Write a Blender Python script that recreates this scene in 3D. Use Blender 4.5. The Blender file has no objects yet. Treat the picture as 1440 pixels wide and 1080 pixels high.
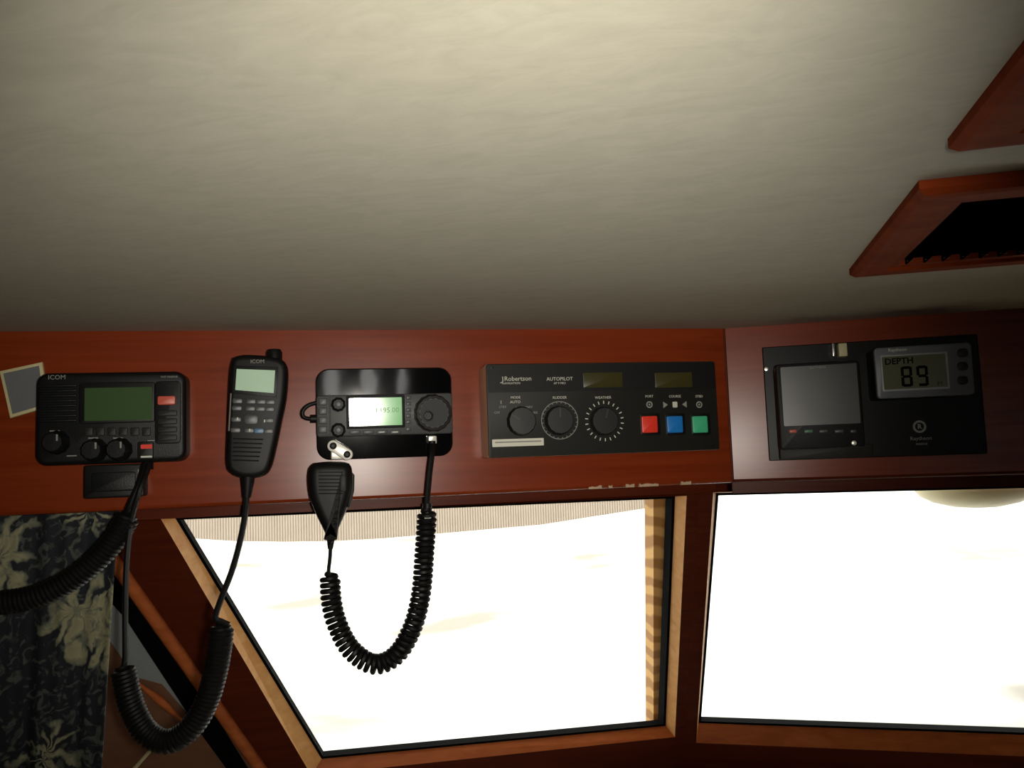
import bpy, math, random
from mathutils import Vector, Matrix, noise
random.seed(4)
SC = bpy.context.scene
COL = SC.collection

# ------------------------------------------------------------------ camera
F_PX, CX, CY = 1165.0, 720.0, 540.0
EYE = Vector((0, 0, 1.75))
_up = Vector((-.0368, 1, 102 / 1165)).normalized()
_Y = (Vector((0, 0, 1)) - _up * _up.z).normalized()
_X = _Y.cross(_up) * -1
if _X.x < 0: _X = -_X
def wdir(px, py):
    d = Vector(((px - CX) / F_PX, (CY - py) / F_PX, 1.0))
    return Vector((_X.dot(d), _Y.dot(d), _up.dot(d)))
def cam_axis(v): return Vector((_X.dot(v), _Y.dot(v), _up.dot(v)))
cr, cu, cf = cam_axis(Vector((1, 0, 0))), cam_axis(Vector((0, 1, 0))), cam_axis(Vector((0, 0, 1)))
cam = bpy.data.cameras.new('camera'); cam_o = bpy.data.objects.new('camera', cam); COL.objects.link(cam_o)
cam.sensor_width = 36; cam.sensor_fit = 'HORIZONTAL'; cam.lens = F_PX / 1440 * 36
cam.clip_start = .01; cam.clip_end = 200
cam_o.matrix_world = Matrix(((cr.x, cu.x, -cf.x, EYE.x), (cr.y, cu.y, -cf.y, EYE.y), (cr.z, cu.z, -cf.z, EYE.z), (0, 0, 0, 1)))
SC.camera = cam_o

# ------------------------------------------------------------------ world, flash, exposure
w = bpy.data.worlds.new('sky'); SC.world = w; w.use_nodes = True
bg = w.node_tree.nodes['Background']; bg.inputs[0].default_value = (1.0, .985, .94, 1); bg.inputs[1].default_value = 3.2
def lamp(name, kind, loc, energy, col, **kw):
    l = bpy.data.lights.new(name, kind); l.energy = energy; l.color = col
    for k, v in kw.items(): setattr(l, k, v)
    o = bpy.data.objects.new(name, l); COL.objects.link(o); o.location = loc; return o
fl = lamp('camera_flash', 'SPOT', EYE + Vector((.055, -.03, .005)), 22.5, (1, .945, .84), spot_size=math.radians(76), spot_blend=1.0, shadow_soft_size=.018)
_t = EYE + wdir(585, 515) * 1.0
fl.rotation_euler = (_t - fl.location).to_track_quat('-Z', 'Y').to_euler()
VS = SC.view_settings; VS.view_transform = 'Standard'; VS.look = 'None'; VS.exposure = 0.0; VS.gamma = 1.0; VS.use_curve_mapping = False
SC.display_settings.display_device = 'sRGB'

# ------------------------------------------------------------------ materials
def lin(c):
    return tuple(((v / 255) / 12.92 if v / 255 <= .04045 else ((v / 255 + .055) / 1.055) ** 2.4) for v in c) + (1,)
def mat(name, c, rough=.5, metal=0, spec=.5, emit=None, es=0, coat=0, vary=0, vscale=40, bump=0, bscale=200, trans=0):
    m = bpy.data.materials.new(name); m.use_nodes = True; nt = m.node_tree; b = nt.nodes['Principled BSDF']
    b.inputs['Base Color'].default_value = lin(c); b.inputs['Roughness'].default_value = rough
    b.inputs['Metallic'].default_value = metal; b.inputs['Specular IOR Level'].default_value = spec
    b.inputs['Coat Weight'].default_value = coat; b.inputs['Coat Roughness'].default_value = .12
    b.inputs['Transmission Weight'].default_value = trans
    if emit: b.inputs['Emission Color'].default_value = lin(emit); b.inputs['Emission Strength'].default_value = es
    tc = nt.nodes.new('ShaderNodeTexCoord')
    n = nt.nodes.new('ShaderNodeTexNoise'); n.inputs['Scale'].default_value = vscale; n.inputs['Detail'].default_value = 4
    nt.links.new(tc.outputs['Object'], n.inputs['Vector'])
    mx = nt.nodes.new('ShaderNodeMix'); mx.data_type = 'RGBA'
    mx.inputs['A'].default_value = tuple(v * (1 - vary) for v in lin(c)[:3]) + (1,)
    mx.inputs['B'].default_value = tuple(min(1, v * (1 + vary)) for v in lin(c)[:3]) + (1,)
    nt.links.new(n.outputs['Fac'], mx.inputs['Factor']); nt.links.new(mx.outputs['Result'], b.inputs['Base Color'])
    if bump:
        n2 = nt.nodes.new('ShaderNodeTexNoise'); n2.inputs['Scale'].default_value = bscale
        nt.links.new(tc.outputs['Object'], n2.inputs['Vector'])
        bp = nt.nodes.new('ShaderNodeBump'); bp.inputs['Strength'].default_value = bump; bp.inputs['Distance'].default_value = .002
        nt.links.new(n2.outputs['Fac'], bp.inputs['Height']); nt.links.new(bp.outputs['Normal'], b.inputs['Normal'])
    return m
def wood(name, dark, light, rough=.35, stretch=(3, 30, 60), coat=.3, wave=0):
    m = bpy.data.materials.new(name); m.use_nodes = True; nt = m.node_tree; b = nt.nodes['Principled BSDF']; L = nt.links
    tc = nt.nodes.new('ShaderNodeTexCoord'); mp = nt.nodes.new('ShaderNodeMapping'); mp.inputs['Scale'].default_value = stretch
    L.new(tc.outputs['Object'], mp.inputs['Vector'])
    n = nt.nodes.new('ShaderNodeTexNoise'); n.inputs['Scale'].default_value = 2.2; n.inputs['Detail'].default_value = 6; n.inputs['Distortion'].default_value = .6
    L.new(mp.outputs['Vector'], n.inputs['Vector'])
    fac = n.outputs['Fac']
    if wave:
        wv = nt.nodes.new('ShaderNodeTexWave'); wv.bands_direction = 'Z'; wv.inputs['Scale'].default_value = wave; wv.inputs['Distortion'].default_value = 5; wv.inputs['Detail'].default_value = 2
        L.new(tc.outputs['Object'], wv.inputs['Vector']); fac = wv.outputs['Fac']
    cr_ = nt.nodes.new('ShaderNodeValToRGB'); cr_.color_ramp.elements[0].color = lin(dark); cr_.color_ramp.elements[1].color = lin(light)
    cr_.color_ramp.elements[0].position = .3; cr_.color_ramp.elements[1].position = .7
    L.new(fac, cr_.inputs[0]); L.new(cr_.outputs[0], b.inputs['Base Color'])
    b.inputs['Roughness'].default_value = rough; b.inputs['Specular IOR Level'].default_value = .27; b.inputs['Coat Weight'].default_value = coat; b.inputs['Coat Roughness'].default_value = .3
    return m
W_FASCIA = wood('cherry_veneer', (116, 42, 14), (134, 54, 22), .265, (2, 20, 45), 0)
W_DARK = wood('cherry_frame', (78, 30, 16), (92, 38, 20), .35, (3, 25, 50), 0)
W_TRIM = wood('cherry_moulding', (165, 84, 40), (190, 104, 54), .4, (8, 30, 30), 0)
W_BEAD_LIT = wood('daylit_bead', (222, 160, 96), (240, 186, 122), .45, (8, 30, 30), 0)  # paler copy of the moulding wood, window light put into its colour
W_VENT = wood('vent_wood', (112, 42, 14), (132, 54, 20), .7, (6, 30, 30), 0)
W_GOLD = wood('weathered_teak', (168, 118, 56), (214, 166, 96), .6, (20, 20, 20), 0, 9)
BLACK = mat('black_plastic', (17, 18, 19), .42, spec=.25, vary=.15, bump=.15, bscale=900)
BLACK2 = mat('black_rubber', (12, 12, 12), .5, spec=.3, vary=.2)
SATIN = mat('dark_grey_face', (30, 30, 26), .5, spec=.3, vary=.1, bump=.1, bscale=1200)
GREYF = mat('slate_grey_face', (66, 68, 68), .4, vary=.1)
GLOSS = mat('gloss_black_acrylic', (9, 9, 10), .05, spec=.6, bump=.12, bscale=14)
KEY = mat('charcoal_key', (62, 64, 66), .4, vary=.1)
INK = mat('white_ink', (205, 205, 190), .6, vary=.05)
INKG = mat('grey_ink', (140, 140, 132), .6, vary=.05)
LABELM = mat('pale_label', (215, 212, 196), .5, vary=.06)
SILVER = mat('brushed_silver', (200, 198, 190), .3, metal=.9, vary=.1)
CHROME = mat('chrome', (235, 232, 222), .3, metal=.35, vary=.05)
REDB = mat('red_key', (232, 58, 40), .4, vary=.1)
BLUEB = mat('blue_key', (28, 120, 200), .4, vary=.1)
GREENB = mat('green_key', (70, 185, 135), .4, vary=.1)
REDL = mat('dull_red_key', (200, 90, 70), .4, vary=.1)
LCD_DARK = mat('unlit_lcd', (62, 86, 52), .2, vary=.08, vscale=15)
LCD_GLARE = mat('pale_green_lcd', (112, 180, 112), .12, emit=(110, 200, 110), es=.18, vary=.08, vscale=30)  # weak emission stands in for flash glare on the display
LCD_MIC = mat('handset_lcd', (190, 222, 194), .22, vary=.08, vscale=30)
LCD_OLIVE = mat('olive_lcd', (80, 82, 52), .25, vary=.08, vscale=30)
LCD_AMBER = mat('amber_lcd', (62, 58, 26), .3, vary=.1)
INKB = mat('lcd_segment', (8, 9, 6), .8, spec=.05, vary=.05)
SCREEN = mat('unlit_screen', (36, 36, 31), .32, vary=.1, bump=.1, bscale=12)
BEZEL = mat('grey_bezel', (98, 102, 108), .4, vary=.08)
CARDG = mat('grey_mesh_card', (104, 106, 108), .7, vary=.25, vscale=900)
CREAM = mat('cream_plastic', (206, 196, 150), .5, vary=.08)
GASKET = mat('black_gasket', (5, 5, 6), .9, spec=.05, vary=.1)
SIDE_GLASS = mat('opaque_side_glass', (130, 138, 142), .4, vary=.12, vscale=20)  # opaque grey standing in for the dim side window pane
BROWN = wood('brown_side_panel', (104, 70, 52), (120, 82, 60), .5, (6, 6, 20), .1)
DARKW = wood('cabin_joinery', (84, 40, 22), (104, 52, 28), .5, (2, 2, 12), .1)
FLOORM = mat('carpet', (70, 60, 52), .9, vary=.2)
FIN = mat('vent_fin', (84, 62, 48), .6, spec=.1, vary=.1)
VOID = mat('duct_black', (4, 4, 4), .95, spec=0)
CHIP = mat('bare_chipped_edge', (190, 165, 135), .7, vary=.3, vscale=300)
DOME = mat('cream_dome', (226, 216, 172), .45, vary=.04)

W_DARK.node_tree.nodes['Principled BSDF'].inputs['Specular IOR Level'].default_value = .08
W_VENT.node_tree.nodes['Principled BSDF'].inputs['Specular IOR Level'].default_value = .06
def ceiling_mat():
    m = bpy.data.materials.new('mottled_vinyl'); m.use_nodes = True; nt = m.node_tree; b = nt.nodes['Principled BSDF']; L = nt.links
    tc = nt.nodes.new('ShaderNodeTexCoord'); mp = nt.nodes.new('ShaderNodeMapping'); mp.inputs['Scale'].default_value = (5, 12, 10)
    mp.inputs['Rotation'].default_value = (0, 0, .35)
    L.new(tc.outputs['Object'], mp.inputs['Vector'])
    n = nt.nodes.new('ShaderNodeTexNoise'); n.inputs['Scale'].default_value = 5; n.inputs['Detail'].default_value = 9; n.inputs['Roughness'].default_value = .68; n.inputs['Distortion'].default_value = 1.4
    L.new(mp.outputs['Vector'], n.inputs['Vector'])
    n3 = nt.nodes.new('ShaderNodeTexNoise'); n3.inputs['Scale'].default_value = 5; n3.inputs['Detail'].default_value = 2
    L.new(tc.outputs['Object'], n3.inputs['Vector'])
    r = nt.nodes.new('ShaderNodeValToRGB'); e = r.color_ramp.elements
    e[0].position = .34; e[0].color = lin((170, 166, 150)); e[1].position = .62; e[1].color = lin((180, 176, 160))
    L.new(n.outputs['Fac'], r.inputs[0]); L.new(r.outputs[0], b.inputs['Base Color'])
    b.inputs['Roughness'].default_value = .7
    bp = nt.nodes.new('ShaderNodeBump'); bp.inputs['Strength'].default_value = .12; bp.inputs['Distance'].default_value = .0006
    L.new(n.outputs['Fac'], bp.inputs['Height']); L.new(bp.outputs['Normal'], b.inputs['Normal'])
    return m
CEIL = ceiling_mat()
def curtain_mat():
    m = bpy.data.materials.new('floral_fabric'); m.use_nodes = True; nt = m.node_tree; b = nt.nodes['Principled BSDF']; L = nt.links
    N = nt.nodes.new
    tc = N('ShaderNodeTexCoord')
    dn = N('ShaderNodeTexNoise'); dn.inputs['Scale'].default_value = 26; dn.inputs['Detail'].default_value = 3
    L.new(tc.outputs['UV'], dn.inputs['Vector'])
    ad = N('ShaderNodeMix'); ad.data_type = 'RGBA'; ad.blend_type = 'LINEAR_LIGHT'; ad.inputs['Factor'].default_value = .035
    L.new(tc.outputs['UV'], ad.inputs['A']); L.new(dn.outputs['Color'], ad.inputs['B'])
    vo = N('ShaderNodeTexVoronoi'); vo.inputs['Scale'].default_value = 8.0; vo.inputs['Randomness'].default_value = .85
    L.new(ad.outputs['Result'], vo.inputs['Vector'])
    # petals: angle around the cell centre
    sub = N('ShaderNodeVectorMath'); sub.operation = 'SUBTRACT'; L.new(ad.outputs['Result'], sub.inputs[0])
    L.new(vo.outputs['Position'], sub.inputs[1])
    sp = N('ShaderNodeSeparateXYZ'); L.new(sub.outputs[0], sp.inputs[0])
    at = N('ShaderNodeMath'); at.operation = 'ARCTAN2'; L.new(sp.outputs[1], at.inputs[0]); L.new(sp.outputs[0], at.inputs[1])
    m7 = N('ShaderNodeMath'); m7.operation = 'MULTIPLY'; m7.inputs[1].default_value = 9; L.new(at.outputs[0], m7.inputs[0])
    sn = N('ShaderNodeMath'); sn.operation = 'SINE'; L.new(m7.outputs[0], sn.inputs[0])
    ms = N('ShaderNodeMath'); ms.operation = 'MULTIPLY_ADD'; ms.inputs[1].default_value = .09; L.new(sn.outputs[0], ms.inputs[0]); L.new(vo.outputs['Distance'], ms.inputs[2])
    fl_ = N('ShaderNodeValToRGB'); e = fl_.color_ramp.elements
    e[0].position = .0; e[0].color = lin((60, 62, 58)); e[1].position = .5; e[1].color = lin((22, 26, 34))
    for p, c in ((.1, (70, 74, 74)), (.15, (128, 126, 96)), (.32, (150, 147, 114)), (.40, (104, 106, 88)), (.44, (22, 26, 34))):
        q = e.new(p); q.color = lin(c)
    L.new(ms.outputs[0], fl_.inputs[0])
    v2 = N('ShaderNodeTexNoise'); v2.inputs['Scale'].default_value = 60; v2.inputs['Detail'].default_value = 5; v2.inputs['Distortion'].default_value = 1.5
    L.new(tc.outputs['UV'], v2.inputs['Vector'])
    lf = N('ShaderNodeValToRGB'); e = lf.color_ramp.elements
    e[0].position = .53; e[0].color = (0, 0, 0, 1); e[1].position = .62; e[1].color = (1, 1, 1, 1)
    L.new(v2.outputs['Fac'], lf.inputs[0])
    mx = N('ShaderNodeMix'); mx.data_type = 'RGBA'; mx.blend_type = 'MIX'; L.new(fl_.outputs[0], mx.inputs['A']); mx.inputs['B'].default_value = lin((92, 98, 88))
    mf = N('ShaderNodeMath'); mf.operation = 'MULTIPLY'; mf.inputs[1].default_value = .6; L.new(lf.outputs[0], mf.inputs[0]); L.new(mf.outputs[0], mx.inputs['Factor'])
    mx2 = N('ShaderNodeMix'); mx2.data_type = 'RGBA'; mx2.blend_type = 'MULTIPLY'; mx2.inputs['Factor'].default_value = .7
    L.new(mx.outputs['Result'], mx2.inputs['A']); L.new(v2.outputs['Color'], mx2.inputs['B'])
    L.new(mx.outputs['Result'], b.inputs['Base Color'])
    b.inputs['Roughness'].default_value = .85
    return m
FLORAL = curtain_mat()
def deck_mat():
    m = bpy.data.materials.new('white_gelcoat'); m.use_nodes = True; nt = m.node_tree; b = nt.nodes['Principled BSDF']; L = nt.links
    tc = nt.nodes.new('ShaderNodeTexCoord'); mp = nt.nodes.new('ShaderNodeMapping'); mp.inputs['Scale'].default_value = (1, 1.8, 1)
    L.new(tc.outputs['Object'], mp.inputs['Vector'])
    n = nt.nodes.new('ShaderNodeTexNoise'); n.inputs['Scale'].default_value = 1.6; n.inputs['Detail'].default_value = 3
    L.new(mp.outputs['Vector'], n.inputs['Vector'])
    r = nt.nodes.new('ShaderNodeValToRGB'); e = r.color_ramp.elements
    e[0].position = .52; e[0].color = (.88, .88, .85, 1); e[1].position = .70; e[1].color = (.40, .365, .31, 1)
    L.new(n.outputs['Fac'], r.inputs[0]); L.new(r.outputs[0], b.inputs['Base Color']); b.inputs['Roughness'].default_value = .6
    return m
DECK = deck_mat()
SHED = mat('corrugated_sheet', (178, 166, 152), .6, vary=.1, vscale=8)
def glass_mat(name='window_glass'):
    m = bpy.data.materials.new(name); m.use_nodes = True; nt = m.node_tree; L = nt.links
    for n in list(nt.nodes): nt.nodes.remove(n)
    o = nt.nodes.new('ShaderNodeOutputMaterial'); t = nt.nodes.new('ShaderNodeBsdfTransparent'); g = nt.nodes.new('ShaderNodeBsdfGlossy')
    t.inputs[0].default_value = (.95, .96, .95, 1); g.inputs['Roughness'].default_value = .02
    lw = nt.nodes.new('ShaderNodeLayerWeight'); pw = nt.nodes.new('ShaderNodeMath'); pw.operation = 'POWER'; pw.inputs[1].default_value = 5; L.new(lw.outputs['Facing'], pw.inputs[0])
    fr = nt.nodes.new('ShaderNodeMath'); fr.operation = 'MULTIPLY_ADD'; fr.inputs[1].default_value = .9; fr.inputs[2].default_value = .03; L.new(pw.outputs[0], fr.inputs[0])
    mx = nt.nodes.new('ShaderNodeMixShader'); L.new(fr.outputs[0], mx.inputs[0]); L.new(t.outputs[0], mx.inputs[1]); L.new(g.outputs[0], mx.inputs[2])
    L.new(mx.outputs[0], o.inputs[0]); return m
GLASS = glass_mat()

# ------------------------------------------------------------------ frames: local x along a panel, y away from the camera, z up
class Fr:
    def __init__(s, O, ux, uy, uz=Vector((0, 0, 1))): s.O, s.ux, s.uy, s.uz = O, ux, uy, uz
    def M(s): return Matrix(((s.ux.x, s.uy.x, s.uz.x, s.O.x), (s.ux.y, s.uy.y, s.uz.y, s.O.y), (s.ux.z, s.uy.z, s.uz.z, s.O.z), (0, 0, 0, 1)))
    def d(s, v): return Vector((s.ux.dot(v), s.uy.dot(v), s.uz.dot(v)))
    def hit(s, px, py, a=0.0, k=0.0):       # where the line of sight meets the plane y = a - k z
        o = s.d(EYE - s.O); v = s.d(wdir(px, py))
        t = (a - k * o.z - o.y) / (v.y + k * v.z)
        return o + v * t
    def shift(s, p): return Fr(s.O + s.ux * p.x + s.uy * p.y + s.uz * p.z, s.ux, s.uy, s.uz)
H = .16
_s = wdir(1018, 462); SEAM = EYE + _s * (H / _s.z)
def unit(v): v = Vector((v.x, v.y, 0)); return v.normalized()
D1 = unit(wdir(6200, 441)); D2 = unit(-wdir(-4300, 827))
N1 = Vector((-D1.y, D1.x, 0)); N2 = Vector((-D2.y, D2.x, 0))
FL, FR_ = Fr(SEAM, D1, N1), Fr(SEAM, D2, N2)
RA, KA = .08, .55      # the windscreen stands 8 cm behind the fascia and leans outwards

# ------------------------------------------------------------------ mesh helpers
class MB:
    def __init__(s): s.v, s.f, s.m, s.mats, s.uv = [], [], [], [], None
    def mi(s, m):
        if m not in s.mats: s.mats.append(m)
        return s.mats.index(m)
    def add(s, v, f, m):
        b = len(s.v); s.v += [tuple(p) for p in v]; i = s.mi(m)
        for q in f: s.f.append([b + j for j in q]); s.m.append(i)
        return s
    def build(s, name, parent=None, frame=None, smooth=True, label=None):
        me = bpy.data.meshes.new(name); me.from_pydata(s.v, [], s.f)
        for m in s.mats: me.materials.append(m)
        me.polygons.foreach_set('material_index', s.m)
        if smooth:
            me.polygons.foreach_set('use_smooth', [True] * len(me.polygons))
            me.set_sharp_from_angle(angle=math.radians(38))
        me.update()
        o = bpy.data.objects.new(name, me); COL.objects.link(o)
        if frame: o.matrix_world = frame.M()
        if parent: o.parent = parent
        if label: o['label'] = label
        return o
def inset(p, d):
    n = len(p); out = []
    A = sum(p[i][0] * p[(i + 1) % n][1] - p[(i + 1) % n][0] * p[i][1] for i in range(n)); sg = 1 if A > 0 else -1
    for i in range(n):
        a, b, c = Vector(p[i - 1]), Vector(p[i]), Vector(p[(i + 1) % n])
        e1, e2 = (b - a).normalized(), (c - b).normalized()
        n1, n2 = Vector((-e1.y, e1.x)) * sg, Vector((-e2.y, e2.x)) * sg
        q = n1 + n2; q = q / max(.35, (q.length_squared / 2)) if q.length > 1e-6 else n1
        out.append((b.x + q.x * d, b.y + q.y * d))
    return out
def ccw(p):
    A = sum(p[i][0] * p[(i + 1) % len(p)][1] - p[(i + 1) % len(p)][0] * p[i][1] for i in range(len(p)))
    return list(p) if A > 0 else list(p)[::-1]
def prism(b, pts, yf, yb, m, bev=0, steps=2):
    """outline in x,z; yf is the face towards the cabin (smaller y), yb the back"""
    p = ccw(pts); n = len(p); rings = [(p, yb)]
    if bev:
        for k in range(steps + 1):
            a = k / steps * math.pi / 2
            rings.append((inset(p, bev * (1 - math.cos(a))), yf + bev * (1 - math.sin(a))))
    else: rings.append((p, yf))
    v = []; f = []
    for q, y in rings: v += [(x, y, z) for x, z in q]
    for r in range(len(rings) - 1):
        for i in range(n):
            j = (i + 1) % n; f.append((r * n + i, r * n + j, (r + 1) * n + j, (r + 1) * n + i))
    f.append(tuple(range(n))[::-1]); f.append(tuple((len(rings) - 1) * n + i for i in range(n)))
    f = [tuple(reversed(q)) for q in f]
    f = [tuple(reversed(q)) for q in f]
    return b.add(v, f, m)
def rrect(cx, cz, w_, h_, r, n=5):
    r = min(r, w_ / 2 - 1e-5, h_ / 2 - 1e-5); out = []
    for qx, qz, a0 in ((1, -1, -90), (1, 1, 0), (-1, 1, 90), (-1, -1, 180)):
        for k in range(n + 1):
            a = math.radians(a0 + 90 * k / n)
            out.append((cx + qx * (w_ / 2 - r) + r * math.cos(a), cz + qz * (h_ / 2 - r) + r * math.sin(a)))
    return out
def circ(cx, cz, r, n=24): return [(cx + r * math.cos(2 * math.pi * i / n), cz + r * math.sin(2 * math.pi * i / n)) for i in range(n)]
def lathe(b, cx, cz, prof, m, n=32, knurl=0, kn=0):
    """profile of (radius, y), axis along y, first at the back"""
    v = []; f = []
    for r, y in prof:
        for i in range(n):
            rr = r * (1 + (knurl * (1 if (i * kn // n) % 2 else -1) if kn else 0)); a = 2 * math.pi * i / n
            v.append((cx + rr * math.cos(a), y, cz + rr * math.sin(a)))
    for k in range(len(prof) - 1):
        for i in range(n):
            j = (i + 1) % n; f.append((k * n + i, k * n + j, (k + 1) * n + j, (k + 1) * n + i))
    f.append(tuple((len(prof) - 1) * n + i for i in range(n))); f.append(tuple(range(n))[::-1])
    return b.add(v, f, m)
def catmull(P, step):
    P = [Vector(p) for p in P]; Q = [P[0] * 2 - P[1]] + P + [P[-1] * 2 - P[-2]]; out = []
    for i in range(1, len(Q) - 2):
        n = max(2, int((Q[i + 1] - Q[i]).length / step))
        for k in range(n):
            t = k / n; a, b, c, d = Q[i - 1], Q[i], Q[i + 1], Q[i + 2]
            out.append(.5 * ((2 * b) + (c - a) * t + (2 * a - 5 * b + 4 * c - d) * t * t + (3 * b - a - 3 * c + d) * t ** 3))
    out.append(P[-1]); return out
def tube(b, path, r, m, n=8, radii=None):
    path = [Vector(p) for p in path]; v = []; f = []; N = len(path)
    t0 = (path[1] - path[0]).normalized(); nrm = t0.orthogonal().normalized()
    for i in range(N):
        t = (path[min(i + 1, N - 1)] - path[max(i - 1, 0)]).normalized()
        nrm = (nrm - t * nrm.dot(t)).normalized(); bn = t.cross(nrm); rr = radii[i] if radii else r
        for k in range(n):
            a = 2 * math.pi * k / n; v.append(path[i] + (nrm * math.cos(a) + bn * math.sin(a)) * rr)
    for i in range(N - 1):
        for k in range(n):
            l = (k + 1) % n; f.append((i * n + k, i * n + l, (i + 1) * n + l, (i + 1) * n + k))
    f.append(tuple(range(n))[::-1]); f.append(tuple((N - 1) * n + k for k in range(n)))
    return b.add(v, f, m)
def coil_path(path, R, pitch, per=14, r_end=.3):
    path = catmull(path, .0015); N = len(path); L = [0]
    for i in range(1, N): L.append(L[-1] + (path[i] - path[i - 1]).length)
    tot = L[-1]; turns = int(tot / pitch); M_ = turns * per; out = []; i = 0
    t = (path[1] - path[0]).normalized(); nrm = t.orthogonal().normalized()
    for k in range(M_ + 1):
        s = tot * k / M_
        while i < N - 2 and L[i + 1] < s: i += 1
        u = (s - L[i]) / max(1e-9, L[i + 1] - L[i]); p = path[i].lerp(path[i + 1], u)
        t = (path[min(i + 2, N - 1)] - path[max(i - 1, 0)]).normalized()
        nrm = (nrm - t * nrm.dot(t)).normalized(); bn = t.cross(nrm); a = 2 * math.pi * k / per
        e = min(1, min(k, M_ - k) / per * (1 - r_end) + r_end)
        out.append(p + (nrm * math.cos(a) + bn * math.sin(a)) * R * e)
    return out
_txt = {}
def text(b, s, x, z, y, size, m, align='CENTER', bold=0):
    cu_ = bpy.data.curves.new('t', 'FONT'); cu_.body = s; cu_.size = size; cu_.align_x = align; cu_.align_y = 'CENTER'; cu_.offset = bold; cu_.resolution_u = 2
    cu_.extrude = .00012
    o = bpy.data.objects.new('t', cu_); COL.objects.link(o)
    dg = bpy.context.evaluated_depsgraph_get(); me = o.evaluated_get(dg).to_mesh()
    v = [(x + q.co.x, y - q.co.z, z + q.co.y) for q in me.vertices]; f = [tuple(p.vertices) for p in me.polygons]
    b.add(v, f, m); o.evaluated_get(dg).to_mesh_clear()
    bpy.data.objects.remove(o); bpy.data.curves.remove(cu_)
def box(b, x0, x1, y0, y1, z0, z1, m):
    v = [(x, y, z) for x in (x0, x1) for y in (y0, y1) for z in (z0, z1)]
    return b.add(v, [(0, 1, 3, 2), (4, 6, 7, 5), (0, 4, 5, 1), (2, 3, 7, 6), (0, 2, 6, 4), (1, 5, 7, 3)], m)
def hexa(b, front, back, m):
    n = len(front); v = list(front) + list(back)
    f = [tuple(range(n)), tuple(range(2 * n - 1, n - 1, -1))] + [(i, i + n, (i + 1) % n + n, (i + 1) % n) for i in range(n)]
    return b.add(v, f, m)
def tag(o, label, cat, group=None):
    o['label'] = label; o['category'] = cat
    if group: o['group'] = group
    return o
def struct(o): o['kind'] = 'structure'; return o
def empty(name, frame):
    o = bpy.data.objects.new(name, None); COL.objects.link(o); o.matrix_world = frame.M(); o.empty_display_size = .02; return o

class Dev:
    """a thing mounted on a panel: its origin sits on the panel surface under pixel (px,py)"""
    def __init__(s, name, label, cat, fr, px, py, group=None):
        p = fr.hit(px, py, 0); s.f = fr.shift(p); s.root = empty(name, s.f); tag(s.root, label, cat, group)
    def P(s, px, py, off=0):
        q = s.f.hit(px, py, -off); return (q.x, q.z)
    def P3(s, px, py, off=0): return s.f.hit(px, py, -off)
    def R(s, x0, y0, x1, y1, off, r=.002, n=4):       # rounded rectangle spanning pixel extents
        a, c = s.P(x0, (y0 + y1) / 2, off), s.P(x1, (y0 + y1) / 2, off); t, u = s.P((x0 + x1) / 2, y0, off), s.P((x0 + x1) / 2, y1, off)
        return rrect((a[0] + c[0]) / 2, (t[1] + u[1]) / 2, c[0] - a[0], t[1] - u[1], r, n)
    def part(s, name, b, parent=None, label=None, smooth=True): return b.build(name, parent or s.root, label=label, smooth=smooth)

# ================================================================== SETTING
def world_obj(o): return struct(o)
CFR = Fr(SEAM, D2, N2)                           # ceiling, aligned with the right fascia like its vents
b = MB(); o_ = CFR
pts = [Vector(p) for p in ((-1.3, -2.4), (2.0, -2.4), (2.0, 1.62), (.25, 1.62), (-1.3, 1.22))]
cl = [o_.d(Vector((p.x, p.y, EYE.z + H)) - SEAM) for p in pts]
hexa(b, [(p.x, p.y, 0) for p in cl], [(p.x, p.y, .06) for p in cl], CEIL)
struct(b.build('ceiling', frame=CFR, smooth=False))
b = MB(); box(b, -1.3, 2.0, -2.4, 2.2, -.05, 0, FLOORM); struct(b.build('floor', smooth=False))

ZB = -.2005       # underside of the fascia, measured from the ceiling
b = MB(); hexa(b, [(-1.1, 0, 0), (0, 0, 0), (0, 0, ZB), (-1.1, 0, ZB)], [(-1.1, .02, 0), (.0023, .02, 0), (.0023, .02, ZB), (-1.1, .02, ZB)], W_FASCIA)
wl = struct(b.build('wall_front_left', frame=FL, smooth=False))
b = MB(); hexa(b, [(0, 0, 0), (1.35, 0, 0), (1.35, 0, ZB), (0, 0, ZB)], [(-.0023, .02, 0), (1.35, .02, 0), (1.35, .02, ZB), (-.0023, .02, ZB)], W_FASCIA)
wr = struct(b.build('wall_front_right', frame=FR_, smooth=False))
# rounded lip under each fascia board and a cover bead on the seam
def bar(b, A, B, r, m, n=10): return tube(b, [A, B], r, m, n)
b = MB(); bar(b, (-1.1, .006, ZB + .001), (0, .006, ZB + .001), .0055, W_FASCIA); struct(b.build('trim_1', frame=FL))
b = MB(); bar(b, (0, .006, ZB + .001), (1.35, .006, ZB + .001), .0055, W_DARK); struct(b.build('trim_2', frame=FR_))
b = MB(); bar(b, (0, .001, 0), (0, .001, ZB), .0022, W_DARK); struct(b.build('trim_3', frame=FL))
# chips in the veneer along the lip
b = MB()
for x0, x1 in ((828, 846), (856, 861), (880, 892), (899, 926), (958, 972)):
    p, q = FL.hit(x0, 686, 0), FL.hit(x1, 685, 0); n = 7
    pl = [(p.x + (q.x - p.x) * i / n, ZB - .0018 + random.uniform(0, .0022)) for i in range(n + 1)] + [(q.x, ZB - .0042), (p.x, ZB - .0042)]
    prism(b, pl, -.0008, .006, CHIP)
chip = b.build('chipped_edge', parent=wl)
chip['label'] = 'pale bare chips in the veneer edge'

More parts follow.
